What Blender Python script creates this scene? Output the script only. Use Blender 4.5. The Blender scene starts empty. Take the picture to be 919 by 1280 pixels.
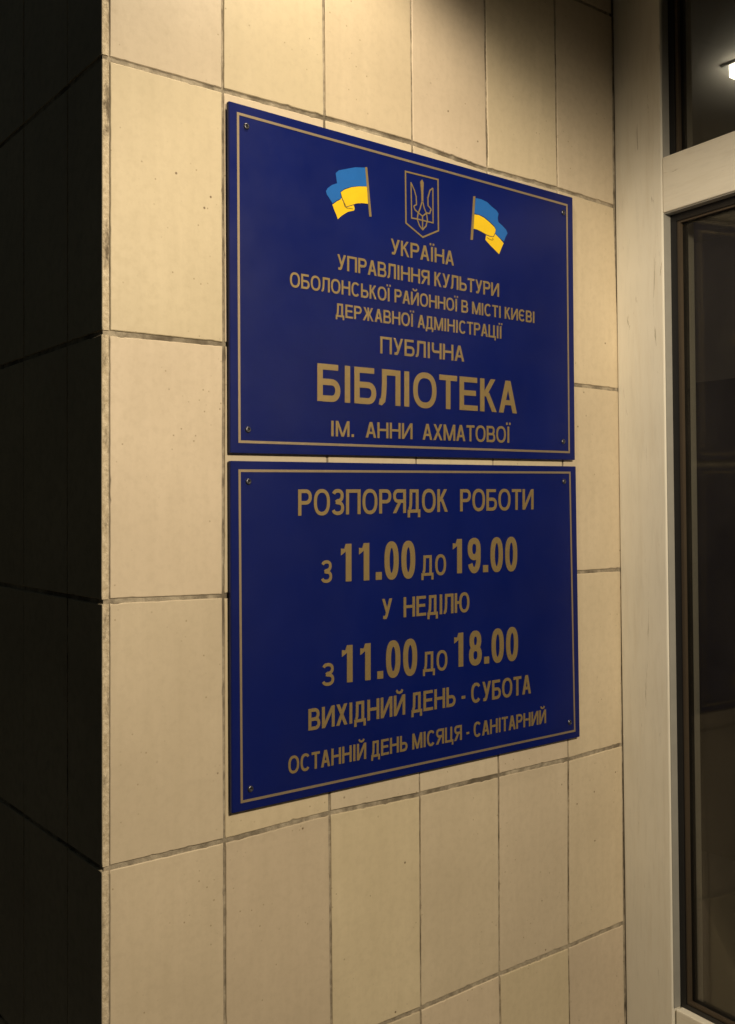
import bpy, bmesh, math, random
from mathutils import Vector, noise
random.seed(7)
R = math.radians
scene = bpy.context.scene
col = scene.collection

# ------------------------------------------------------------------ camera
cam_d = bpy.data.cameras.new('camera')
cam = bpy.data.objects.new('camera', cam_d); col.objects.link(cam)
cam.location = (-0.455952, -1.055039, 1.596548)
cam.rotation_euler = (1.56439226, 0.00701020, -0.66027114)
cam_d.sensor_fit = 'VERTICAL'; cam_d.sensor_height = 36.0; cam_d.lens = 35.402
cam_d.clip_start = 0.02; cam_d.clip_end = 300
scene.camera = cam

# ------------------------------------------------------------------ night sky
world = bpy.data.worlds.new('World'); scene.world = world; world.use_nodes = True
wn = world.node_tree
bg = wn.nodes['Background']
sky = wn.nodes.new('ShaderNodeTexSky'); sky.sky_type = 'NISHITA'; sky.sun_disc = False
sky.sun_elevation = R(2); sky.sun_rotation = R(150)
wn.links.new(sky.outputs[0], bg.inputs[0]); bg.inputs[1].default_value = 0.021

def spot(name, loc, target, energy, size, blend, radius, color):
    d = bpy.data.lights.new(name, 'SPOT'); d.energy = energy; d.spot_size = R(size); d.spot_blend = blend
    d.shadow_soft_size = radius; d.color = color
    o = bpy.data.objects.new(name, d); col.objects.link(o); o.location = loc
    o.rotation_euler = (Vector(target) - Vector(loc)).to_track_quat('-Z', 'Y').to_euler()
    return o
WARM = (1.0, 0.845, 0.62)
LAMP = (0.26, -0.24, 2.51)
FILL_SPOT = (0.075, -1.50, 2.20)
spot('downlight_or_fill', LAMP, (0.26, -0.24, 0), 13.5, 128, 0.45, 0.025, WARM)
spot('downlight_or_fill', FILL_SPOT, (0.42, 0.0, 0.85), 116, 95, 0.5, 0.07, WARM)  # unseen fill spot, added to even out the light on wall and post

vs = scene.view_settings
scene.display_settings.display_device = 'sRGB'
vs.view_transform = 'Standard'; vs.look = 'None'; vs.gamma = 1.0; vs.use_curve_mapping = False
vs.exposure = -0.15
# ---- measured layout (metres): joint crossings, plaque outlines, text baselines
ROWS = {-1: [(0.87552, 2.39594)],
 0: [(0.00645, 2.09307), (0.14959, 2.09346), (0.29819, 2.09491), (0.44608, 2.09419), (0.58985, 2.08623), (0.74143, 2.08658), (0.87817, 2.08353)],
 1: [(0.00368, 1.78964), (0.14795, 1.79065), (0.89127, 1.78352)],
 2: [(0.00096, 1.49228), (0.14468, 1.48976), (0.89291, 1.48848)],
 3: [(-0.00173, 1.19745), (0.14367, 1.19705), (0.29855, 1.20017), (0.45195, 1.19635), (0.60583, 1.19653), (0.75986, 1.19598), (0.89253, 1.19854)],
 4: [(0.45095, 0.89975), (0.60494, 0.90222), (0.75771, 0.90174), (0.89419, 0.90339)]}
COLS = {0: [(1.19745, -0.00173), (1.49228, 0.00096), (1.78964, 0.00368), (2.09307, 0.00645)],
 1: [(1.19705, 0.14367), (1.48976, 0.14468), (1.79065, 0.14795), (2.09346, 0.14959)],
 2: [(1.20017, 0.29855), (2.09491, 0.29819)],
 3: [(0.89975, 0.45095), (1.19635, 0.45195), (2.09419, 0.44608)],
 4: [(0.90222, 0.60494), (1.19653, 0.60583), (2.08623, 0.58985)],
 5: [(0.90174, 0.75771), (1.19598, 0.75986), (2.08658, 0.74143)],
 'e': [(0.90339, 0.89419), (1.19854, 0.89253), (1.48848, 0.89291), (1.78352, 0.89127), (2.08353, 0.87817), (2.39594, 0.87552)]}
UP = [(0.1522, 2.0786), (0.76696, 2.07548), (0.7691, 1.66562), (0.1506, 1.66046)]
LO = [(0.15051, 1.65094), (0.7709, 1.65563), (0.77675, 1.23025), (0.1489, 1.23064)]
UPB = [(0.16303, 2.06795), (0.7545, 2.06279), (0.75659, 1.67594), (0.16167, 1.67262)]
LOB = [(0.16138, 1.64093), (0.75784, 1.64728), (0.76582, 1.24014), (0.16086, 1.24062)]
UPS = [(0.17619, 2.05365), (0.74435, 2.04788), (0.74131, 1.69351), (0.17513, 1.68905)]
LOS = [(0.17513, 1.62642), (0.74262, 1.63155), (0.75243, 1.2563), (0.17459, 1.25566)]
TEXT_UP = [
    ('УКРАЇНА', [(0.39892, 1.93313), (0.51344, 1.93346), (0.51361, 1.95352), (0.39911, 1.95391)]),
    ('УПРАВЛІННЯ КУЛЬТУРИ', [(0.30982, 1.90028), (0.60271, 1.90038), (0.60288, 1.91993), (0.31, 1.92012)]),
    ('ОБОЛОНСЬКОЇ РАЙОННОЇ В МІСТІ КИЄВІ', [(0.23683, 1.86879), (0.67835, 1.87011), (0.6785, 1.88738), (0.237, 1.88726)]),
    ('ДЕРЖАВНОЇ АДМІНІСТРАЦІЇ', [(0.30686, 1.83947), (0.60764, 1.83968), (0.6078, 1.85798), (0.30702, 1.85682)]),
    ('ПУБЛІЧНА', [(0.37965, 1.7986), (0.53185, 1.80004), (0.53204, 1.8221), (0.37985, 1.82124)]),
    ('БІБЛІОТЕКА', [(0.27709, 1.72955), (0.63844, 1.73179), (0.63885, 1.77924), (0.27752, 1.77736)]),
    ('ІМ.  АННИ  АХМАТОВОЇ', [(0.2974, 1.68553), (0.62318, 1.68767), (0.62339, 1.71166), (0.29758, 1.70548)]),
]
TEXT_LO = [
    ('РОЗПОРЯДОК  РОБОТИ', [(0.24657, 1.58441), (0.67329, 1.58893), (0.67355, 1.61958), (0.24687, 1.61728)]),
    ('з', [(0.28097, 1.49874), (0.29813, 1.49896), (0.29838, 1.52683), (0.28122, 1.52658)]),
    ('11.00', [(0.31057, 1.49852), (0.43818, 1.49746), (0.43862, 1.54773), (0.31101, 1.54706)]),
    ('до', [(0.44916, 1.49933), (0.49474, 1.49903), (0.49499, 1.5276), (0.44941, 1.52733)]),
    ('19.00', [(0.50597, 1.49995), (0.63761, 1.49817), (0.63804, 1.54815), (0.5064, 1.54837)]),
    ('У  НЕДІЛЮ', [(0.37937, 1.44521), (0.5392, 1.44399), (0.53945, 1.47187), (0.37961, 1.47203)]),
    ('з', [(0.28129, 1.36745), (0.30024, 1.36711), (0.30049, 1.39513), (0.28155, 1.39573)]),
    ('11.00', [(0.31094, 1.36774), (0.44046, 1.36505), (0.44089, 1.41409), (0.31137, 1.41592)]),
    ('до', [(0.45076, 1.36702), (0.49598, 1.36554), (0.49623, 1.39347), (0.451, 1.39451)]),
    ('18.00', [(0.50756, 1.36759), (0.63816, 1.3653), (0.63858, 1.41449), (0.50798, 1.4155)]),
    ('ВИХІДНИЙ ДЕНЬ - СУБОТА', [(0.25963, 1.31382), (0.66512, 1.31235), (0.66537, 1.34065), (0.25987, 1.3408)]),
    ('ОСТАННІЙ ДЕНЬ МІСЯЦЯ - САНІТАРНИЙ', [(0.22904, 1.26424), (0.69829, 1.2629), (0.69847, 1.2839), (0.22923, 1.28567)]),
]
FLAGS = {'FLAG_A': {'back': [(0.31609, 1.99115), (0.30995, 1.98737), (0.30307, 1.98213), (0.30598, 1.97569), (0.30924, 1.97001), (0.31141, 1.96502), (0.31758, 1.97054),
                     (0.32772, 1.97722), (0.33792, 1.9808), (0.33875, 1.98411), (0.33685, 1.98758), (0.33117, 1.98504), (0.32462, 1.98253), (0.32041, 1.98834),
                     (0.31733, 1.99335)],
            'blue': [(0.35794, 2.04026), (0.3407, 2.03745), (0.32483, 2.03202), (0.31364, 2.02801), (0.30861, 2.02344), (0.30966, 2.01651), (0.31071, 2.01091),
                     (0.30241, 2.0071), (0.29579, 2.00186), (0.29303, 1.99735), (0.29462, 1.99322), (0.29895, 1.98868), (0.3033, 1.98368), (0.30996, 1.98871),
                     (0.31688, 1.99237), (0.31584, 2.00069), (0.32236, 2.00594), (0.33366, 2.01076), (0.3462, 2.01403), (0.35912, 2.01601)],
            'front': [(0.35911, 2.01564), (0.3462, 2.01348), (0.33365, 2.01004), (0.32235, 2.00477), (0.3165, 2.00046), (0.31801, 1.99482), (0.32131, 1.98913),
                      (0.32496, 1.98349), (0.33117, 1.98594), (0.34142, 1.99047), (0.3506, 1.99256), (0.36054, 1.99342)],
            'line': [(0.32085, 1.98771), (0.32272, 1.9831), (0.32607, 1.98189), (0.33114, 1.98232), (0.33567, 1.98267)],
            'pole': [(0.35621, 2.04055), (0.35969, 2.04124), (0.36645, 1.9775), (0.36271, 1.97687)]},
 'FLAG_B': {'back': [(0.59588, 1.99125), (0.60514, 1.98611), (0.61303, 1.98061), (0.60863, 1.9731), (0.60351, 1.96316), (0.59496, 1.96799), (0.58507, 1.97358),
                     (0.57597, 1.97973), (0.57743, 1.9865), (0.58518, 1.98571), (0.59256, 1.98637)],
            'blue': [(0.55698, 2.03663), (0.56877, 2.03676), (0.57996, 2.03475), (0.5884, 2.0302), (0.59833, 2.02636), (0.60287, 2.02207), (0.60109, 2.01567),
                     (0.60248, 2.0098), (0.61108, 2.00562), (0.61828, 2.00118), (0.62145, 1.99656), (0.61673, 1.98967), (0.61377, 1.98307), (0.60515, 1.98703),
                     (0.59588, 1.99197), (0.59779, 1.99785), (0.59426, 2.00255), (0.58396, 2.00792), (0.57275, 2.01268), (0.56301, 2.01402), (0.55402, 2.01387)],
            'front': [(0.55401, 2.01268), (0.563, 2.01302), (0.57274, 2.01117), (0.58394, 2.00651), (0.59382, 2.00106), (0.59665, 1.99767), (0.59518, 1.99287),
                      (0.59157, 1.98702), (0.58518, 1.98672), (0.57674, 1.9879), (0.56697, 1.99035), (0.55866, 1.99201), (0.55204, 1.99193)],
            'line': [(0.57881, 1.9835), (0.58373, 1.98195), (0.58939, 1.98132), (0.59153, 1.98266), (0.5897, 1.9842)],
            'pole': [(0.55217, 2.03824), (0.55603, 2.03895), (0.55066, 1.97578), (0.54613, 1.97508)]}}
CREST = {'shield': [(0.42556, 2.04875), (0.48453, 2.04907), (0.48476, 1.97822), (0.45581, 1.96459), (0.42586, 1.97904)],
 'spike': [(0.45174, 2.03963), (0.45509, 2.04358), (0.4579, 2.03946), (0.45708, 2.02767), (0.45696, 2.01421), (0.45387, 2.01366), (0.45328, 2.02696)],
 'strokes': [[(0.43529, 2.03604), (0.43603, 1.98756), (0.44657, 1.98783), (0.46435, 1.9875), (0.47491, 1.98746), (0.47485, 2.03547)],
             [(0.43506, 2.03555), (0.44104, 2.02647), (0.44425, 2.01816), (0.44486, 2.00741), (0.43968, 2.00418)],
             [(0.43968, 2.00418), (0.44221, 1.99955), (0.44759, 1.99692), (0.45547, 1.99336), (0.46325, 1.999), (0.46864, 1.9992), (0.47146, 2.00555)],
             [(0.47461, 2.03525), (0.46952, 2.03132), (0.46559, 2.02026), (0.46574, 2.00949), (0.47146, 2.00555)],
             [(0.45542, 2.01483), (0.45142, 2.00339), (0.44722, 1.99463), (0.44598, 1.98729), (0.45002, 1.97904), (0.45555, 1.97475), (0.4619, 1.98099),
              (0.46436, 1.98948), (0.46289, 1.99777), (0.45878, 2.00468), (0.45542, 2.01483)],
             [(0.45547, 1.99336), (0.45555, 1.97502)]]}
# ------------------------------------------------------------------ helpers
def tag(o, label=None, cat=None, group=None, kind=None):
    if label: o['label'] = label
    if cat: o['category'] = cat
    if group: o['group'] = group
    if kind: o['kind'] = kind
    return o
def thing(name, label, cat, loc=(0, 0, 0), group=None):
    o = bpy.data.objects.new(name, None); col.objects.link(o); o.location = loc
    o.empty_display_size = 0.05
    return tag(o, label, cat, group)
def obj(name, bm, mats, parent=None, smooth=False):
    me = bpy.data.meshes.new(name); bm.to_mesh(me); bm.free()
    for m in (mats if isinstance(mats, (list, tuple)) else [mats]): me.materials.append(m)
    if smooth:
        for f in me.polygons: f.use_smooth = True
    o = bpy.data.objects.new(name, me); col.objects.link(o)
    if parent is not None:
        o.parent = parent
        me.transform(parent_inv(parent))
    return o
def parent_inv(p):
    from mathutils import Matrix
    t = Vector((0, 0, 0)); q = p
    while q is not None:
        t += q.location; q = q.parent
    return Matrix.Translation(-t)
def box(bm, a, b, f=None, mi=0, bev=0.0):
    (x0, y0, z0), (x1, y1, z1) = a, b
    c = [(x0,y0,z0),(x1,y0,z0),(x1,y1,z0),(x0,y1,z0),(x0,y0,z1),(x1,y0,z1),(x1,y1,z1),(x0,y1,z1)]
    v = [bm.verts.new(f(*p) if f else p) for p in c]
    fs = []
    for q in ((0,3,2,1),(4,5,6,7),(0,1,5,4),(1,2,6,5),(2,3,7,6),(3,0,4,7)):
        fc = bm.faces.new([v[i] for i in q]); fc.material_index = mi; fs.append(fc)
    if bev:
        es = list({e for fc in fs for e in fc.edges})
        bmesh.ops.bevel(bm, geom=es, offset=bev, segments=2, affect='EDGES', profile=0.6)
    return fs
def fix(bm):
    bmesh.ops.recalc_face_normals(bm, faces=bm.faces[:]); return bm
def prism(bm, pts, y0, y1, mi=0):
    """outline in (x,z) given as points, front at y0, back at y1"""
    n = len(pts)
    a = sum(pts[i][0]*pts[(i+1) % n][1] - pts[(i+1) % n][0]*pts[i][1] for i in range(n))
    if a < 0: pts = pts[::-1]
    F = [bm.verts.new((x, y0, z)) for x, z in pts]; B = [bm.verts.new((x, y1, z)) for x, z in pts]
    bm.faces.new(F).material_index = mi
    for i in range(n):
        j = (i+1) % n
        bm.faces.new((F[j], F[i], B[i], B[j])).material_index = mi
def strip(bm, pts, w, y0, y1, closed=False, mi=0):
    """mitred band of width w along (x,z) points"""
    P = [Vector((x, z)) for x, z in pts]; n = len(P); L = []; Rr = []
    for i in range(n):
        a = P[i-1] if (i > 0 or closed) else None
        b = P[(i+1) % n] if (i < n-1 or closed) else None
        d1 = (P[i]-a).normalized() if a is not None else None
        d2 = (b-P[i]).normalized() if b is not None else None
        if d1 is None: d1 = d2
        if d2 is None: d2 = d1
        t = (d1+d2)
        t = t.normalized() if t.length > 1e-6 else d1
        nn = Vector((-t.y, t.x)); k = max(0.45, nn.dot(Vector((-d1.y, d1.x))))
        L.append(P[i]+nn*(w/2/k)); Rr.append(P[i]-nn*(w/2/k))
    V = [[bm.verts.new((q.x, y, q.y)) for q in S] for S, y in ((L, y0), (Rr, y0), (L, y1), (Rr, y1))]
    for i in range(n if closed else n-1):
        j = (i+1) % n
        for a, b in ((0, 1), (1, 3), (3, 2), (2, 0)):
            bm.faces.new((V[a][i], V[a][j], V[b][j], V[b][i])).material_index = mi
    if not closed:
        for i in (0, n-1):
            bm.faces.new((V[0][i], V[1][i], V[3][i], V[2][i])).material_index = mi

# ------------------------------------------------------------------ materials
class NT:
    def __init__(s, name):
        s.m = bpy.data.materials.new(name); s.m.use_nodes = True; s.t = s.m.node_tree
        s.b = s.t.nodes['Principled BSDF']; s.out = s.t.nodes['Material Output']
        s.geo = s.t.nodes.new('ShaderNodeTexCoord')
    def n(s, typ, **kw):
        nd = s.t.nodes.new(typ)
        for k, v in kw.items(): setattr(nd, k, v)
        return nd
    def l(s, a, b): s.t.links.new(a, b)
    def coord(s, scale=(1, 1, 1), rot=(0, 0, 0)):
        mp = s.n('ShaderNodeMapping'); mp.inputs['Scale'].default_value = scale; mp.inputs['Rotation'].default_value = rot
        s.l(s.geo.outputs['Object'], mp.inputs[0]); return mp.outputs[0]
    def noise(s, scale, detail=4, rough=.55, vec=None, dist=0):
        nd = s.n('ShaderNodeTexNoise'); nd.inputs['Scale'].default_value = scale; nd.inputs['Detail'].default_value = detail
        nd.inputs['Roughness'].default_value = rough; nd.inputs['Distortion'].default_value = dist
        s.l(vec if vec is not None else s.geo.outputs['Object'], nd.inputs['Vector']); return nd.outputs['Fac']
    def voro(s, scale, vec=None, feature='F1'):
        nd = s.n('ShaderNodeTexVoronoi', feature=feature); nd.inputs['Scale'].default_value = scale
        s.l(vec if vec is not None else s.geo.outputs['Object'], nd.inputs['Vector']); return nd.outputs['Distance']
    def ramp(s, fac, stops):
        nd = s.n('ShaderNodeValToRGB'); cr = nd.color_ramp
        while len(cr.elements) < len(stops): cr.elements.new(0.5)
        for e, (p, c) in zip(cr.elements, stops):
            e.position = p; e.color = (c, c, c, 1) if isinstance(c, (int, float)) else (*c, 1)
        s.l(fac, nd.inputs[0]); return nd.outputs[0]
    def mix(s, fac, a, b, mode='MIX'):
        nd = s.n('ShaderNodeMix', data_type='RGBA', blend_type=mode)
        for sock, v in ((nd.inputs[0], fac), (nd.inputs[6], a), (nd.inputs[7], b)):
            if isinstance(v, (int, float)): sock.default_value = v
            elif isinstance(v, tuple): sock.default_value = (*v, 1)
            else: s.l(v, sock)
        return nd.outputs[2]
    def bump(s, h, strength, dist=0.001):
        nd = s.n('ShaderNodeBump'); nd.inputs['Strength'].default_value = strength; nd.inputs['Distance'].default_value = dist
        s.l(h, nd.inputs['Height']); s.l(nd.outputs[0], s.b.inputs['Normal'])
    def set(s, **kw):
        for k, v in kw.items():
            i = s.b.inputs[k.replace('_', ' ')]
            if isinstance(v, tuple): i.default_value = (*v, 1)
            elif isinstance(v, (int, float)): i.default_value = v
            else: s.l(v, i)
        return s

def tile_mat():
    t = NT('cream_tile')
    info = t.n('ShaderNodeAttribute', attribute_name='tone')
    big = t.noise(5, 5, .6); fine = t.noise(90, 5, .65); streak = t.noise(14, 5, .6, t.coord((6, 6, .5)))
    base = t.mix(t.ramp(big, [(.3, 0), (.7, 1)]), (.55, .462, .330), (.64, .542, .392))
    base = t.mix(t.ramp(streak, [(.35, 0), (.75, .35)]), base, (.50, .42, .29))
    base = t.mix(t.ramp(fine, [(.45, 0), (.75, .28)]), base, (.40, .33, .22))
    toned = t.mix(1.0, base, info.outputs['Color'], 'MULTIPLY')
    pits = t.ramp(t.voro(34), [(.03, 1), (.065, 0)])
    keep = t.ramp(t.noise(9, 2), [(.47, 0), (.56, 1)])
    pm = t.mix(1.0, pits, keep, 'MULTIPLY')
    c = t.mix(pm, toned, (.16, .11, .06))
    pits2 = t.ramp(t.voro(85), [(.04, .8), (.12, 0)])
    c = t.mix(t.mix(1.0, pits2, t.ramp(t.noise(13, 3), [(.48, 0), (.58, 1)]), 'MULTIPLY'), c, (.27, .20, .11))
    t.set(Base_Color=c, Roughness=t.ramp(fine, [(.3, .42), (.7, .62)]))
    h = t.mix(.35, t.noise(35, 4), t.noise(160, 3)); h = t.mix(pm, h, (0, 0, 0)); t.bump(h, .25, .0012)
    return t.m
def grout_mat():
    t = NT('grout')
    a = t.noise(60, 6, .7); b = t.noise(11, 4, .6, None)
    c = t.mix(t.ramp(a, [(.38, 0), (.62, 1)]), (.22, .185, .135), (.43, .37, .275))
    c = t.mix(t.ramp(b, [(.50, 0), (.62, .8)]), c, (.09, .07, .045))
    t.set(Base_Color=c, Roughness=.95); t.bump(a, .8, .003); return t.m
def edge_mat():
    t = NT('raw_tile_edge')
    a = t.noise(120, 6, .7); b = t.noise(40, 5, .7, t.coord((1, 1, .35)))
    c = t.mix(t.ramp(a, [(.35, 0), (.65, 1)]), (.42, .34, .22), (.70, .60, .44))
    c = t.mix(t.ramp(b, [(.52, 0), (.64, .9)]), c, (.10, .075, .045))
    t.set(Base_Color=c, Roughness=.9); t.bump(a, .9, .003); return t.m
def side_tile_mat():  # the cream tile in a darker tone, for the side face
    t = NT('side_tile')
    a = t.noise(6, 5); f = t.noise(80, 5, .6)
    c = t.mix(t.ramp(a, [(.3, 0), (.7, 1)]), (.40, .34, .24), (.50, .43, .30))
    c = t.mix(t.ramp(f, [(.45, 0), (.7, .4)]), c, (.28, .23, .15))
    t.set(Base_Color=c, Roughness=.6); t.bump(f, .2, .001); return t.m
def blue_mat():
    t = NT('blue_plastic')
    a = t.noise(7, 4); f = t.noise(260, 3)
    c = t.mix(t.ramp(a, [(.3, 0), (.7, 1)]), (.0006, .0060, .090), (.0008, .0076, .110))
    dust = t.ramp(t.voro(120), [(.02, .35), (.05, 0)])
    c = t.mix(t.mix(1.0, dust, t.ramp(t.noise(20, 2), [(.56, 0), (.63, 1)]), 'MULTIPLY'), c, (.12, .12, .16))
    t.set(Base_Color=c, Roughness=t.ramp(t.noise(12, 5, .6), [(.3, .33), (.7, .43)]), Specular_IOR_Level=.36)
    t.bump(t.mix(.4, t.noise(3, 2), f), .03, .002); return t.m
def gold_mat(name, c1, c2, metal, rough):
    t = NT(name)
    f = t.noise(180, 4, .6)
    t.set(Base_Color=t.mix(f, c1, c2), Metallic=metal, Roughness=rough); return t.m
def flat_mat(name, c, rough=.5, metal=0.0, var=.12, scale=60):
    t = NT(name)
    f = t.noise(scale, 4, .6)
    t.set(Base_Color=t.mix(f, tuple(x*(1-var) for x in c), tuple(x*(1+var) for x in c)), Roughness=rough, Metallic=metal); return t.m
def paint_mat(name, c, horiz=False):
    t = NT(name)
    sc = (3, 3, .28) if not horiz else (.45, .45, 4.5)
    v = t.coord(sc)
    g = t.noise(26, 6, .62, v, .3); w = t.noise(4, 4, .6); fine = t.noise(140, 4, .6, t.coord((1, 1, .15) if not horiz else (.2, .2, 1)))
    b = t.mix(t.ramp(w, [(.3, 0), (.7, 1)]), tuple(x*.88 for x in c), c)
    b = t.mix(t.ramp(g, [(.50, 0), (.76, .24)]), b, tuple(x*y for x, y in zip(c, (.62, .55, .44))))
    b = t.mix(t.ramp(fine, [(.52, 0), (.8, .25)]), b, tuple(x*.6 for x in c))
    cr = t.ramp(t.noise(16, 6, .75, t.coord((5, 5, .5) if not horiz else (.9, .9, 6)), .8), [(.65, 0), (.672, .6)])
    b = t.mix(cr, b, (.24, .19, .12))
    t.set(Base_Color=b, Roughness=.5)
    t.bump(t.mix(.5, g, fine), .35, .0012); return t.m
def glass_mat():
    t = NT('window_glass')
    tr = t.n('ShaderNodeBsdfTransparent'); tr.inputs[0].default_value = (.72, .72, .70, 1)
    gl = t.n('ShaderNodeBsdfGlossy'); gl.inputs['Roughness'].default_value = .02
    fr = t.n('ShaderNodeFresnel'); fr.inputs['IOR'].default_value = 1.45
    sm = t.ramp(t.noise(5, 5, .65), [(.35, .035), (.7, .10)]); t.l(sm, gl.inputs['Roughness'])
    mx = t.n('ShaderNodeMixShader'); fm = t.n('ShaderNodeMath', operation='MULTIPLY'); t.l(fr.outputs[0], fm.inputs[0]); fm.inputs[1].default_value = .5; t.l(fm.outputs[0], mx.inputs[0]); t.l(tr.outputs[0], mx.inputs[1]); t.l(gl.outputs[0], mx.inputs[2])
    df = t.n('ShaderNodeBsdfDiffuse'); df.inputs[0].default_value = (.35, .32, .27, 1)
    dm = t.n('ShaderNodeMixShader'); t.l(t.ramp(t.noise(3, 6, .7), [(.3, .012), (.75, .05)]), dm.inputs[0])
    t.l(mx.outputs[0], dm.inputs[1]); t.l(df.outputs[0], dm.inputs[2]); t.l(dm.outputs[0], t.out.inputs[0]); return t.m
def emit_mat(name, c, s):
    t = NT(name); t.set(Base_Color=(.8, .8, .8), Emission_Color=c, Emission_Strength=s); return t.m
M = dict(tile=tile_mat(), grout=grout_mat(), edge=edge_mat(), side=side_tile_mat(), blue=blue_mat(),
    gold=gold_mat('gold_lettering', (.33, .240, .105), (.42, .305, .135), .62, .46),
    border=gold_mat('gold_border', (.42, .33, .21), (.52, .41, .27), .7, .40),
    fblue=flat_mat('flag_blue', (.012, .12, .42), .4), fyel=flat_mat('flag_yellow', (.75, .50, .012), .4), fline=flat_mat('flag_outline', (.16, .11, .01), .5),
    steel=flat_mat('screw_steel', (.13, .13, .15), .38, .9), reveal=flat_mat('grey_reveal', (.30, .29, .26), .5, 0, .15, 30), hole=flat_mat('screw_socket', (.01, .01, .012), .6),
    white=paint_mat('white_paint', (.81, .77, .665)), whiteh=paint_mat('white_paint_rail', (.82, .775, .665), True),
    black=flat_mat('black_rubber', (.006, .006, .007), .4), bead=flat_mat('bronze_bead', (.07, .052, .034), .45, .2), glass=glass_mat(),
    pave=flat_mat('pavement_stone', (.16, .15, .14), .8, 0, .3, 9), plaster=flat_mat('lobby_plaster', (.34, .29, .22), .9, 0, .1, 3), panel=flat_mat('lobby_dark_sheet', (.060, .046, .028), .55, 0, .3, 2),
    lfloor=flat_mat('lobby_floor', (.10, .085, .07), .35, 0, .2, 5), lceil=flat_mat('lobby_ceiling', (.42, .40, .36), .9, 0, .06, 4),
    pceil=flat_mat('porch_soffit', (.45, .42, .36), .9, 0, .08, 5), lamp=emit_mat('lamp_diffuser', (1, .90, .72), 20.0), bulb=emit_mat('downlight_glow', (1, .85, .6), 6.0),
    metal=flat_mat('lamp_housing', (.5, .5, .48), .4, .6))

# ------------------------------------------------------------------ the tiled wall end
def lerp_tab(tab, q):
    if q <= tab[0][0]: a, b = tab[0], tab[1]
    elif q >= tab[-1][0]: a, b = tab[-2], tab[-1]
    else:
        for a, b in zip(tab, tab[1:]):
            if a[0] <= q <= b[0]: break
    if q < tab[0][0] or q > tab[-1][0]:
        e = tab[0] if q < tab[0][0] else tab[-1]
        s = (tab[-1][1]-tab[0][1])/(tab[-1][0]-tab[0][0])
        return e[1]+s*(q-e[0])
    return a[1]+(b[1]-a[1])*(q-a[0])/(b[0]-a[0])
PITCH = 0.2965
def row_z(r, x):
    if r == -1: return 2.3945
    if 0 <= r <= 3: return lerp_tab(ROWS[r], x)
    if r == 4: return lerp_tab(ROWS[4], x) if x > .3 else .8995+.0*x
    if r < -1: return 2.3945+PITCH*(-1-r)
    return .9005-PITCH*(r-4)
def col_x(i, z):
    return lerp_tab(COLS['e'] if i == 6 else COLS[i], max(.3, min(2.8, z)))
def edge_line(p, q, n, seed, amp, chips):
    """points from p to q with a slightly wavering, chipped edge (q left out); displacement goes to the left = inwards"""
    p, q = Vector(p), Vector(q); d = q-p; L = d.length; t = d.normalized(); nn = Vector((-t.y, t.x)); out = []
    ch = [(random.uniform(.03, .97)*L, random.uniform(.002, .006), random.uniform(.0004, .0015)) for _ in range(chips)]
    for k in range(n):
        s = L*k/n
        w = amp*noise.noise(Vector((s*55, seed, 0)))+amp*.6*noise.noise(Vector((s*210, seed+9, 0)))
        for c, r, dd in ch: w += dd*max(0, 1-abs(s-c)/r)
        if k == 0: w = 0
        out.append(p+t*s+nn*w)
    return out
def tile(bm, c4, f, depth, tone, layer, chips, mi_edge=1, bev=.0011, amp=.00035):
    """c4: BL, BR, TR, TL in the wall's own (a, z); f(a, z, d) gives the point d behind the face"""
    pts = []
    for k in range(4):
        L = (Vector(c4[k])-Vector(c4[(k+1) % 4])).length
        pts += edge_line(c4[k], c4[(k+1) % 4], max(8, int(L/.0045)), random.uniform(0, 900), amp, chips[k])
    cx = sum(p.x for p in pts)/len(pts); cz = sum(p.y for p in pts)/len(pts)
    n = len(pts); inn = []
    for i in range(n):
        t = (pts[(i+1) % n]-pts[i-1]).normalized(); inn.append(pts[i]+Vector((-t.y, t.x))*bev)
    A = [bm.verts.new(f(p.x, p.y, 0)) for p in inn]
    B = [bm.verts.new(f(p.x, p.y, bev*.8)) for p in pts]
    C = [bm.verts.new(f(p.x, p.y, depth)) for p in pts]
    fs = [bm.faces.new(A)]
    for i in range(n):
        j = (i+1) % n
        fb = bm.faces.new((A[j], A[i], B[i], B[j])); fb.smooth = True; fs.append(fb)
        fe = bm.faces.new((B[j], B[i], C[i], C[j])); fe.material_index = mi_edge; fs.append(fe)
    for fc in fs:
        for lp in fc.loops: lp[layer] = tone

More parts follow.
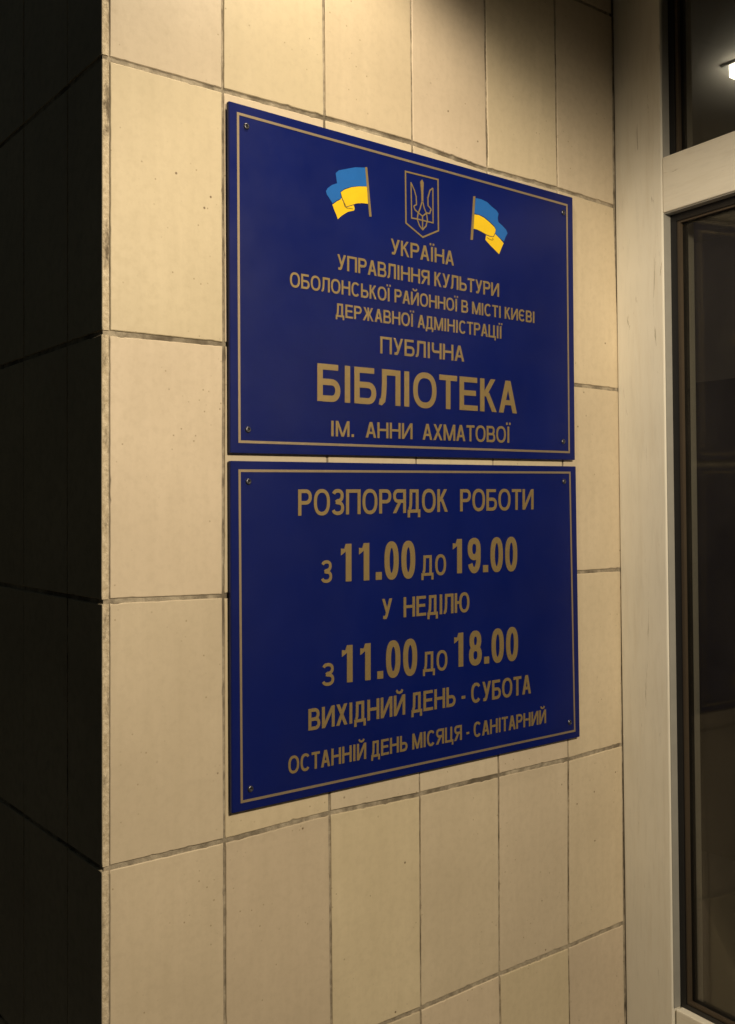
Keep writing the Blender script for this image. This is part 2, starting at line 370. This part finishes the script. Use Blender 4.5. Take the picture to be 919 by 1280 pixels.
pier = thing('tiled_wall', 'cream tiled wall end with grimy grout joints carrying the two blue plaques, its left side in darkness', 'wall', (0.45, 0.6, 0))
bm = bmesh.new()
box(bm, (-.0070, .0019, 0), (.93, 1.4, 3.0), lambda x, y, z: (x+col_x(0, z) if x < 0 else x, y, z)); obj('mortar', fix(bm), M['grout'], pier)
bm = bmesh.new(); lay = bm.loops.layers.float_color.new('tone')
for r in range(-4, 8):
    for i in range(6):
        if r == -4 and False: continue
        zt0 = row_z(r, i*.15); 
        if zt0 > 3.0: pass
        def corner(ii, rr):
            z = row_z(rr, ii*.15 if ii < 6 else .89); x = col_x(ii, z); z = row_z(rr, x); return x, z
        TL, TR, BL, BR = corner(i, r), corner(i+1, r), corner(i, r+1), corner(i+1, r+1)
        if TL[1] > 3.0: continue
        gv = .0015; gt = .0028; j = lambda: random.uniform(-.0006, .0006)
        l = .0008 if i == 0 else gv; rr_ = .001 if i == 5 else gv
        c4 = [(BL[0]+l+j()*.4, max(.002, BL[1]+gt+j())), (BR[0]-rr_+j()*.4, max(.002, BR[1]+gt+j())), (TR[0]-rr_+j()*.4, TR[1]-gt+j()), (TL[0]+l+j()*.4, TL[1]-gt+j())]
        if c4[3][1]-c4[0][1] < .03: continue
        s = random.uniform(.93, 1.03); tone = (s, s*random.uniform(.985, 1.01), s*random.uniform(.95, 1.03), 1)
        dz = random.uniform(-.0005, .0005); tx = random.uniform(-.003, .003); tz = random.uniform(-.002, .002)
        mx, mz = (c4[0][0]+c4[1][0])/2, (c4[0][1]+c4[3][1])/2
        tile(bm, c4, lambda a, z, d, dz=dz, tx=tx, tz=tz, mx=mx, mz=mz: (a, d+dz+tx*(a-mx)+tz*(z-mz), z), .008, tone, lay, (random.randint(2, 5), random.randint(0, 2), random.randint(1, 4), random.randint(0, 2)))
obj('front_tiles', fix(bm), [M['tile'], M['edge']], pier)
bm = bmesh.new(); lay = bm.loops.layers.float_color.new('tone')
ys = [0.0, .1013, .2513, .4013, .5513, .7013, .8513, 1.0013, 1.1513, 1.3013, 1.4]
for r in range(-4, 8):
    for i in range(len(ys)-1):
        zt, zb = row_z(r, 0), row_z(r+1, 0)
        if zt > 3.0: continue
        l = 0.0 if i == 0 else .0014
        # a runs from the far end towards the corner so that the outline stays counter-clockwise seen from -X
        c4 = [(-ys[i+1]+.0014, max(.002, zb+.0026)), (-ys[i]-l, max(.002, zb+.0026)), (-ys[i]-l, zt-.0026), (-ys[i+1]+.0014, zt-.0026)]
        if c4[3][1]-c4[0][1] < .03: continue
        s = random.uniform(.9, 1.03)
        dx = random.uniform(-.0004, .0004)
        tile(bm, c4, lambda a, z, d, dx=dx: (col_x(0, z)-.0088+d+dx, -a, z), .0080, (s, s, s, 1), lay, (2, 0 if i == 0 else 1, 2, 1), 1, .0009, .0003)
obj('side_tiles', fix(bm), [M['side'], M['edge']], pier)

# ------------------------------------------------------------------ plaques
PY = -.0085
def round_quad(q, r, n=4):
    out = []
    for i in range(4):
        p = Vector(q[i]); a = (Vector(q[i-1])-p).normalized(); b = (Vector(q[(i+1) % 4])-p).normalized()
        for k in range(n+1):
            t = k/n; out.append(tuple((p+a*r)*(1-t)**2+p*2*t*(1-t)+(p+b*r)*t*t))
    return out
def inset(q, d):
    c = sum((Vector(p) for p in q), Vector((0, 0)))/4
    return [(p[0]+(d if p[0] < c.x else -d), p[1]+(d if p[1] < c.y else -d)) for p in q]
# ------------------------------------------------------------------ lettering: a narrow grotesque drawn stroke by stroke (cap height = 1)
ADV = dict(zip('АБВДЕЖЗИЙКЛМНОПРСТУХЦЧЬЮЯЄІЇздо1089.- ', (667,656,667,690,640,900,604,719,719,610,656,833,722,760,719,640,710,611,635,650,740,667,640,985,690,700,278,278,500,640,600,556,556,556,556,278,333,278)))
def glyph(ch, W, t):
    """returns (polygons, strokes); a stroke is (points, width, closed)"""
    u = t*.88; P = []; S = []
    V = lambda x, a=0, b=1, w=t: P.append([(x, a), (x+w, a), (x+w, b), (x, b)])
    H = lambda y, a, b, w=u: P.append([(a, y), (b, y), (b, y+w), (a, y+w)])
    def Dg(x0, y0, x1, y1, w=None):
        w = w or t*1.06
        P.append([(x0-w/2, y0), (x0+w/2, y0), (x1+w/2, y1), (x1-w/2, y1)])
    def arc(cx, cy, rx, ry, a0, a1, n=18, e=2.35):
        out = []
        for k in range(n+1):
            a = math.radians(a0+(a1-a0)*k/n); c, s = math.cos(a), math.sin(a)
            out.append((cx+rx*math.copysign(abs(c)**(2/e), c), cy+ry*math.copysign(abs(s)**(2/e), s)))
        return out
    def bowl(x0, y0, y1, xr, flip=False):
        r = (y1-y0)/2-u/2; c = (y0+y1)/2; rx = min(r*.95, (xr-x0)*.62)
        pts = [(x0, y0+u/2)]+arc(xr-t/2-rx, c, rx, r, -90, 90, 16, 2.2)+[(x0, y1-u/2)]
        if flip: pts = [(W-x, y) for x, y in pts][::-1]
        S.append((pts, (t+u)/2, False))
    def ell(x0, x1, y0, y1): S.append((arc((x0+x1)/2, (y0+y1)/2, (x1-x0-t)/2, (y1-y0-u)/2, 0, 360, 40)[:-1], (t+u)/2, True))
    o = .012
    if ch in 'ПНИЙЦМ':
        V(0); V(W*(.86 if ch == 'Ц' else 1)-t)
    if ch == 'П': H(1-u, t, W-t)
    elif ch == 'Н': H(.52-u/2, t, W-t)
    elif ch in 'ИЙ':
        Dg(t*.6, .02, W-t*.6, .98, t*1.05)
        if ch == 'Й': S.append(([(W*.24, 1.25), (W*.32, 1.15), (W*.5, 1.11), (W*.68, 1.15), (W*.76, 1.25)], u*.8, False))
    elif ch == 'Ц': H(0, t, W); V(W-t*.8, -.2, 0, t*.8)
    elif ch == 'М': Dg(t*.6, 1, W/2, .0, t); Dg(W-t*.6, 1, W/2, .0, t)
    elif ch == 'І': V(W/2-t/2)
    elif ch == 'Ї':
        V(W/2-t/2); d = t*.82; g = t*.42
        P.append([(W/2-g-d, 1.10), (W/2-g, 1.10), (W/2-g, 1.10+u), (W/2-g-d, 1.10+u)]); P.append([(W/2+g, 1.10), (W/2+g+d, 1.10), (W/2+g+d, 1.10+u), (W/2+g, 1.10+u)])
    elif ch == 'Т': V(W/2-t/2, 0, 1-u); H(1-u, 0, W)
    elif ch == 'Е': V(0); H(1-u, t, W*.97); H(.525-u/2, t, W*.9); H(0, t, W)
    elif ch == 'Р': V(0); bowl(t, .42, 1, W)
    elif ch == 'В': V(0); bowl(t, .50-u/2, 1, W*.94); bowl(t, 0, .50+u/2, W)
    elif ch == 'Ь': V(0); bowl(t, 0, .58, W)
    elif ch == 'Б': V(0); H(1-u, t, W*.9); bowl(t, 0, .60, W)
    elif ch == 'Я': V(W-t); bowl(t, .43, 1, W, True); Dg(t*.55, 0, W*.52, .46, t*1.12)
    elif ch == 'Л':
        V(W-t); S.append(([(0, u/2+.015), (W*.09, u/2), (W*.17, .13), (W*.215, .32), (W*.235, .6), (W*.235, 1-u/2), (W-t, 1-u/2)], (t+u)/2, False))
    elif ch in 'Дд':
        V(W*.86-t, u); H(0, 0, W); H(1-u, W*.25, W*.86-t); V(0, -.2, 0, t*.85); V(W-t*.85, -.2, 0, t*.85)
        S.append(([(W*.17, u), (W*.235, .28), (W*.255, .6), (W*.26, 1)], t*.95, False))
    elif ch == 'А': Dg(t*.52, 0, W/2-t*.06, 1); Dg(W-t*.52, 0, W/2+t*.06, 1); H(.24, W*.26, W*.74)
    elif ch == 'У':
        Dg(W-t*.52, 1, W*.50, .27); Dg(t*.52, 1, W*.50, .33, t)
        S.append(([(W*.525, .32), (W*.45, .16), (W*.37, .075), (W*.27, u/2), (W*.12, u/2+.01)], t*.95, False))
    elif ch == 'К': V(0); Dg(t*.9, .46, W*.86-t*.3, 1, t*1.1); Dg(W-t*.56, 0, W*.40, .58, t*1.12)
    elif ch == 'Х': Dg(t*.56, 0, W-t*.62, 1, t*1.12); Dg(W-t*.56, 0, t*.62, 1, t*1.12)
    elif ch == 'Ж':
        V(W/2-t/2); a = t*1.05
        for s in (-1, 1): Dg(W/2+s*(W/2-t*.6), 0, W/2+s*t*.4, .56, a); Dg(W/2+s*(W/2-t*.9), 1, W/2+s*t*.4, .44, a)
    elif ch in 'Оо0': ell(0, W, -o, 1+o)
    elif ch in 'СЄ':
        S.append((arc(W/2, .5, (W-t)/2, .5+o-u/2, 42, 318, 30), (t+u)/2, False))
        if ch == 'Є': H(.5-u/2, t, W*.72)
    elif ch in 'Зз':
        r1, r2 = .245, .285
        S.append((arc(W*.48, .745, W*.48-t/2, .255+o-u/2, 160, -90, 18)+[(W*.32, .49+.0)], (t+u)/2, False))
        S.append(([(W*.32, .50)]+arc(W*.48, .265, W*.52-t/2, .265+o-u/2, 90, -160, 20), (t+u)/2, False))
    elif ch == 'Ю': V(0); H(.52-u/2, t, W*.36); ell(W*.30, W, -o, 1+o)
    elif ch == 'Ч':
        V(W-t); S.append(([(t/2, 1), (t/2, .66)]+arc(t/2+W*.22, .62, W*.22, .62-.37-u/2, 180, 270, 8)+[(W-t, .37+u/2)], (t+u)/2, False))
    elif ch == '1':
        x = W*.74-t; V(x, 0, 1); P.append([(W*.06, .70), (W*.06, .70+u*1.1), (x*.75, .87), (x, 1), (x, .80), (x*.6, .75)])
    elif ch == '8':
        ell(W*.04, W*.96, .50-u/2, 1+o); ell(0, W, -o, .50+u/2)
    elif ch == '9':
        ell(0, W, .37, 1+o)
        S.append(([(W-t/2, .68), (W-t/2, .45)]+arc(W*.5, .42, W*.5-t/2, .42+o-u/2, 0, -155, 18, 2.2), (t+u)/2, False))
    elif ch == '.': P.append([(W/2-t*.55, 0), (W/2+t*.55, 0), (W/2+t*.55, t*1.1), (W/2-t*.55, t*1.1)])
    elif ch == '-': H(.30, W*.05, W*.95)
    return P, S
def text_bm(s, quad, k):
    """one line of text fitted into the quad (BL, BR, TR, TL) given in (x, z); k = stem / cap height"""
    q = [Vector(p) for p in quad]
    cap = ((q[3]-q[0]).length+(q[2]-q[1]).length)/2; L = (q[1]-q[0]).length/cap
    SB = 80/1000.0                                              # side bearing in em
    tot = sum(ADV[c] for c in s)/1000-2*SB*.5
    f = L/tot; x = -SB*.5*f; bm = bmesh.new(); n = 0
    def mp(p):
        u, w = p[0]/L, p[1]; b = q[0].lerp(q[1], u); a = q[3].lerp(q[2], u); r = b+(a-b)*w; return (r.x, r.y)
    for c in s:
        a = ADV[c]/1000*f
        if c != ' ':
            x0 = x+SB*.5*f; W = a-SB*f
            if c in 'ІЇ.': W = a-SB*f
            P, S = glyph(c, W, k)
            for p in P:
                h = PY-.0006-.00002*(n % 9); n += 1
                prism(bm, [mp((x0+X, Y)) for X, Y in p], h, PY+.0002)
            for pts, w, cl in S:
                h = PY-.0006-.00002*(n % 9); n += 1
                strip(bm, [mp((x0+X, Y)) for X, Y in pts], w*cap, h, PY+.0002, cl)
        x += a
    return fix(bm)
def screw_bm(x, z, rot):
    bm = bmesh.new(); n = 20
    prof = [(.0040, 0, 0), (.0038, .0012, 0), (.0030, .0019, 0), (.0021, .0020, 0), (.0019, .0019, 0), (.0017, .0004, 1), (.0, .0004, 1)]
    rings = []
    for r_, h, m in prof:
        if r_ == 0: rings.append([bm.verts.new((x, PY-h, z))])
        else:
            k = 6 if False else n
            rings.append([bm.verts.new((x+r_*math.cos(rot+2*math.pi*a/k), PY-h, z+r_*math.sin(rot+2*math.pi*a/k))) for a in range(k)])
    for a, b, m in zip(rings, rings[1:], [q[2] for q in prof[1:]]):
        for i in range(n):
            j = (i+1) % n
            f = bm.faces.new((a[i], a[j], b[j], b[i]) if len(b) > 1 else (a[i], a[j], b[0])); f.material_index = m
    return fix(bm)
def plaque(quad, bquad, screws, lines, label, bolds):
    cx = sum(p[0] for p in quad)/4
    root = thing('plaque', label, 'plaque', (cx, -.006, min(p[1] for p in quad)), None)
    bm = bmesh.new()
    prism(bm, round_quad(quad, .0012), PY, PY+.005)
    B = round_quad(quad, .0012); bm.faces.new([bm.verts.new((x, PY+.005, z)) for x, z in B])
    bmesh.ops.remove_doubles(bm, verts=bm.verts[:], dist=1e-6)
    fe = [e for e in bm.edges if all(abs(v.co.y-PY) < 1e-6 for v in e.verts)]
    bmesh.ops.bevel(bm, geom=fe, offset=.0006, segments=2, affect='EDGES')
    obj('panel', fix(bm), M['blue'], root)
    bm = bmesh.new(); w = .0031
    strip(bm, inset(bquad, w/2), w, PY-.0004, PY+.0002, True); obj('border', fix(bm), M['border'], root)
    for k, (x, z) in enumerate(screws):
        obj('screw', screw_bm(x, z, k*.7), [M['steel'], M['hole']], root, True)
        bm = bmesh.new(); bmesh.ops.create_cone(bm, cap_ends=True, segments=16, radius1=.006, radius2=.006, depth=.0050)
        bmesh.ops.rotate(bm, verts=bm.verts[:], matrix=__import__('mathutils').Matrix.Rotation(R(90), 3, 'X'))
        bmesh.ops.translate(bm, verts=bm.verts[:], vec=(x, PY+.005+.0025, z)); obj('spacer', fix(bm), M['steel'], root)
    for s, q in lines:
        obj('text_line', text_bm(s, q, bolds(s, q)), M['gold'], root)
    return root
def bold(s, q):
    if s[0].isdigit(): return .188
    if s == 'БІБЛІОТЕКА': return .178
    if s[0] in 'Рз' or s == 'до': return .155
    return .165
up = plaque(UP, UPB, UPS, TEXT_UP, 'upper blue plaque with two flags, trident crest and library name in gold letters', bold)
lo = plaque(LO, LOB, LOS, TEXT_LO, 'lower blue plaque with the opening hours in large gold numerals', bold)
for F in FLAGS.values():
    bm = bmesh.new()
    prism(bm, F['blue'], PY-.0004, PY+.0003, 0); prism(bm, F['back'], PY-.0004, PY+.0003, 1); prism(bm, F['front'], PY-.0006, PY+.0003, 1)
    strip(bm, F['line'], .0006, PY-.0008, PY-.0003, False, 3)
    prism(bm, F['pole'], PY-.0007, PY+.0003, 2)
    obj('flag_emblem', fix(bm), [M['fblue'], M['fyel'], M['gold'], M['fline']], up)
bm = bmesh.new()
strip(bm, CREST['shield'], .0022, PY-.0005, PY+.0003, True)
for k, s in enumerate(CREST['strokes']): strip(bm, s, .0018, PY-.0005-.00004*k, PY+.0003)
prism(bm, CREST['spike'], PY-.0008, PY+.0003)
obj('crest', fix(bm), M['gold'], up)

# ------------------------------------------------------------------ entrance frame on the right
PHI = R(5)
D = Vector((-math.sin(PHI), -math.cos(PHI), 0)); N = Vector((math.cos(PHI), -math.sin(PHI), 0))
def dm(s, e, z):
    return Vector((.8885-.0128*(z-1.5), 0, z))+D*s+N*e
def dbox(name, a, b, mat, parent, bev=0.0):
    bm = bmesh.new(); box(bm, a, b, dm, 0, bev); return obj(name, fix(bm), mat, parent)
fr = thing('entrance_frame', 'white painted entrance frame holding dark door glass, right of the tiled wall', 'door frame', tuple(dm(.55, .03, 0)))
S0, S1 = .0975, 1.02
dbox('post', (.001, 0, 0), (S0, .075, 2.98), M['white'], fr, .0022)
dbox('post', (S1, 0, 0), (S1+.1, .075, 2.98), M['white'], fr, .0022)
dbox('transom', (S0+.0006, .0008, 2.049), (S1-.0006, .075, 2.135), M['whiteh'], fr, .0022)
dbox('head_rail', (S0+.0006, .0008, 2.86), (S1-.0006, .075, 2.98), M['whiteh'], fr, .002)
door = dbox('door', (S0+.004, .0035, .012), (S1-.004, .055, .80), M['whiteh'], fr, .002)
def glazing(s0, s1, z0, z1, bottom, parent, name):
    g = bmesh.new(); w = .0125
    box(g, (s0, .0172, z0), (s0+w, .045, z1), dm); box(g, (s1-w, .0172, z0), (s1, .045, z1), dm)
    box(g, (s0+w, .0174, z1-w), (s1-w, .045, z1), dm)
    if bottom: box(g, (s0+w, .0174, z0), (s1-w, .045, z0+w*.6), dm)
    q = w*.6 if bottom else 0
    pane = dbox('pane', (s0+w*.6, .026, z0+.001), (s1-w*.6, .030, z1-w*.6), M['glass'], parent)
    obj('gasket', fix(g), M['black'], pane)
    b = bmesh.new(); t = .0055
    box(b, (s0+w, .0195, z0+q), (s0+w+t, .0255, z1-w), dm); box(b, (s1-w-t, .0195, z0+q), (s1-w, .0255, z1-w), dm)
    box(b, (s0+w+t, .0197, z1-w-t*.6), (s1-w-t, .0255, z1-w), dm); box(b, (s0+w+t, .0197, z0+q), (s1-w-t, .0255, z0+q+t), dm)
    obj('bead', fix(b), M['bead'], pane)
glazing(S0+.0002, S1-.0002, .8005, 2.0485, True, door, 'pane')
bm = bmesh.new()
for z0, z1 in ((.801, 2.0484), (2.1356, 2.859)):
    box(bm, (S0+.0002, .0030, z0), (S0+.0016, .0171, z1), dm)
box(bm, (S0+.0018, .0030, 2.0472), (S1-.002, .0171, 2.0486), dm)
obj('reveal_strip', fix(bm), M['reveal'], fr)  # grey strips over the inner sides of the frame, darker than its paint
bm = bmesh.new(); box(bm, (-.0045, .0009, 0), (.0018, .012, 2.98), lambda x, y, z: (.8885-.0128*(z-1.5)+x+.0012*noise.noise(Vector((0, 0, z*9))), y, z))
bmesh.ops.subdivide_edges(bm, edges=[e for e in bm.edges if abs(e.verts[0].co.z-e.verts[1].co.z) > 1], cuts=300, use_grid_fill=True)
for v in bm.verts: v.co.y += .0007*noise.noise(Vector((v.co.x*400, 3, v.co.z*70)))
obj('sealant', fix(bm), M['grout'], fr)
glazing(S0+.0002, S1-.0002, 2.1355, 2.8595, False, fr, 'pane')

# ------------------------------------------------------------------ ground, porch soffit, lobby
bm = bmesh.new()
v = [bm.verts.new(p) for p in ((-80, -80, -.004), (80, -80, -.004), (80, 80, -.004), (-80, 80, -.004))]; bm.faces.new(v)
tag(obj('ground', bm, M['pave']), kind='structure')
def sbox(name, a, b, m):
    bm = bmesh.new(); box(bm, a, b); return tag(obj(name, fix(bm), m), kind='structure')
sbox('porch_ceiling', (.0, -2.4, 3.002), (.9, 1.4, 3.14), M['pceil'])
sbox('lobby_floor', (.96, -2.4, -.003), (3.6, 2.4, .004), M['lfloor'])
sbox('lobby_ceiling', (.96, -2.4, 2.80), (3.6, 2.4, 2.9), M['lceil'])
sbox('lobby_wall', (3.6, -2.5, 0), (3.75, 2.5, 3.0), M['plaster'])
sbox('lobby_wall', (.935, 2.4, 0), (3.6, 2.55, 3.0), M['plaster'])
sbox('lobby_wall', (.90, -2.55, 0), (3.6, -2.4, 3.0), M['plaster'])

def downlight(loc, label):
    t = thing('downlight', label, 'lamp', loc)
    x, y, z = loc; n = 28
    bm = bmesh.new(); prof = [(.055, z+.012), (.055, 3.002), (.052, 3.002), (.052, z+.04), (.055, z+.012)]
    rr = [[bm.verts.new((x+r_*math.cos(2*math.pi*a/n), y+r_*math.sin(2*math.pi*a/n), h)) for a in range(n)] for r_, h in prof[:-1]]
    for a, b in zip(rr, rr[1:]+rr[:1]):
        for i in range(n): bm.faces.new((a[i], a[(i+1) % n], b[(i+1) % n], b[i]))
    obj('housing', fix(bm), M['metal'], t, True)
    bm = bmesh.new(); bm.faces.new([bm.verts.new((x+.05*math.cos(2*math.pi*a/n), y+.05*math.sin(2*math.pi*a/n), z+.03)) for a in range(n)])
    obj('diffuser', bm, M['bulb'], t)
downlight(LAMP, 'round metal downlight under the porch soffit close to the tiled wall')

lp = thing('ceiling_lamp', 'bright square lamp glowing behind the window above the door', 'lamp', (2.185, .37, 2.8))
bm = bmesh.new(); box(bm, (2.035, .22, 2.766), (2.335, .52, 2.792)); obj('diffuser', fix(bm), M['lamp'], lp)
bm = bmesh.new(); box(bm, (2.02, .205, 2.7925), (2.35, .535, 2.7995))
obj('frame', fix(bm), M['metal'], lp)

def dark_backing(a, b):
    bm = bmesh.new(); box(bm, a, b); return obj('dark_sheet', fix(bm), M['panel'])
for a, b in (((3.57, -2.39, .005), (3.597, 2.37, 2.15)), ((.97, 2.37, .005), (3.568, 2.397, 2.15))): tag(dark_backing(a, b), kind='structure').name = 'lobby_dark_sheet'  # dark sheets added so the view through the door glass stays dark
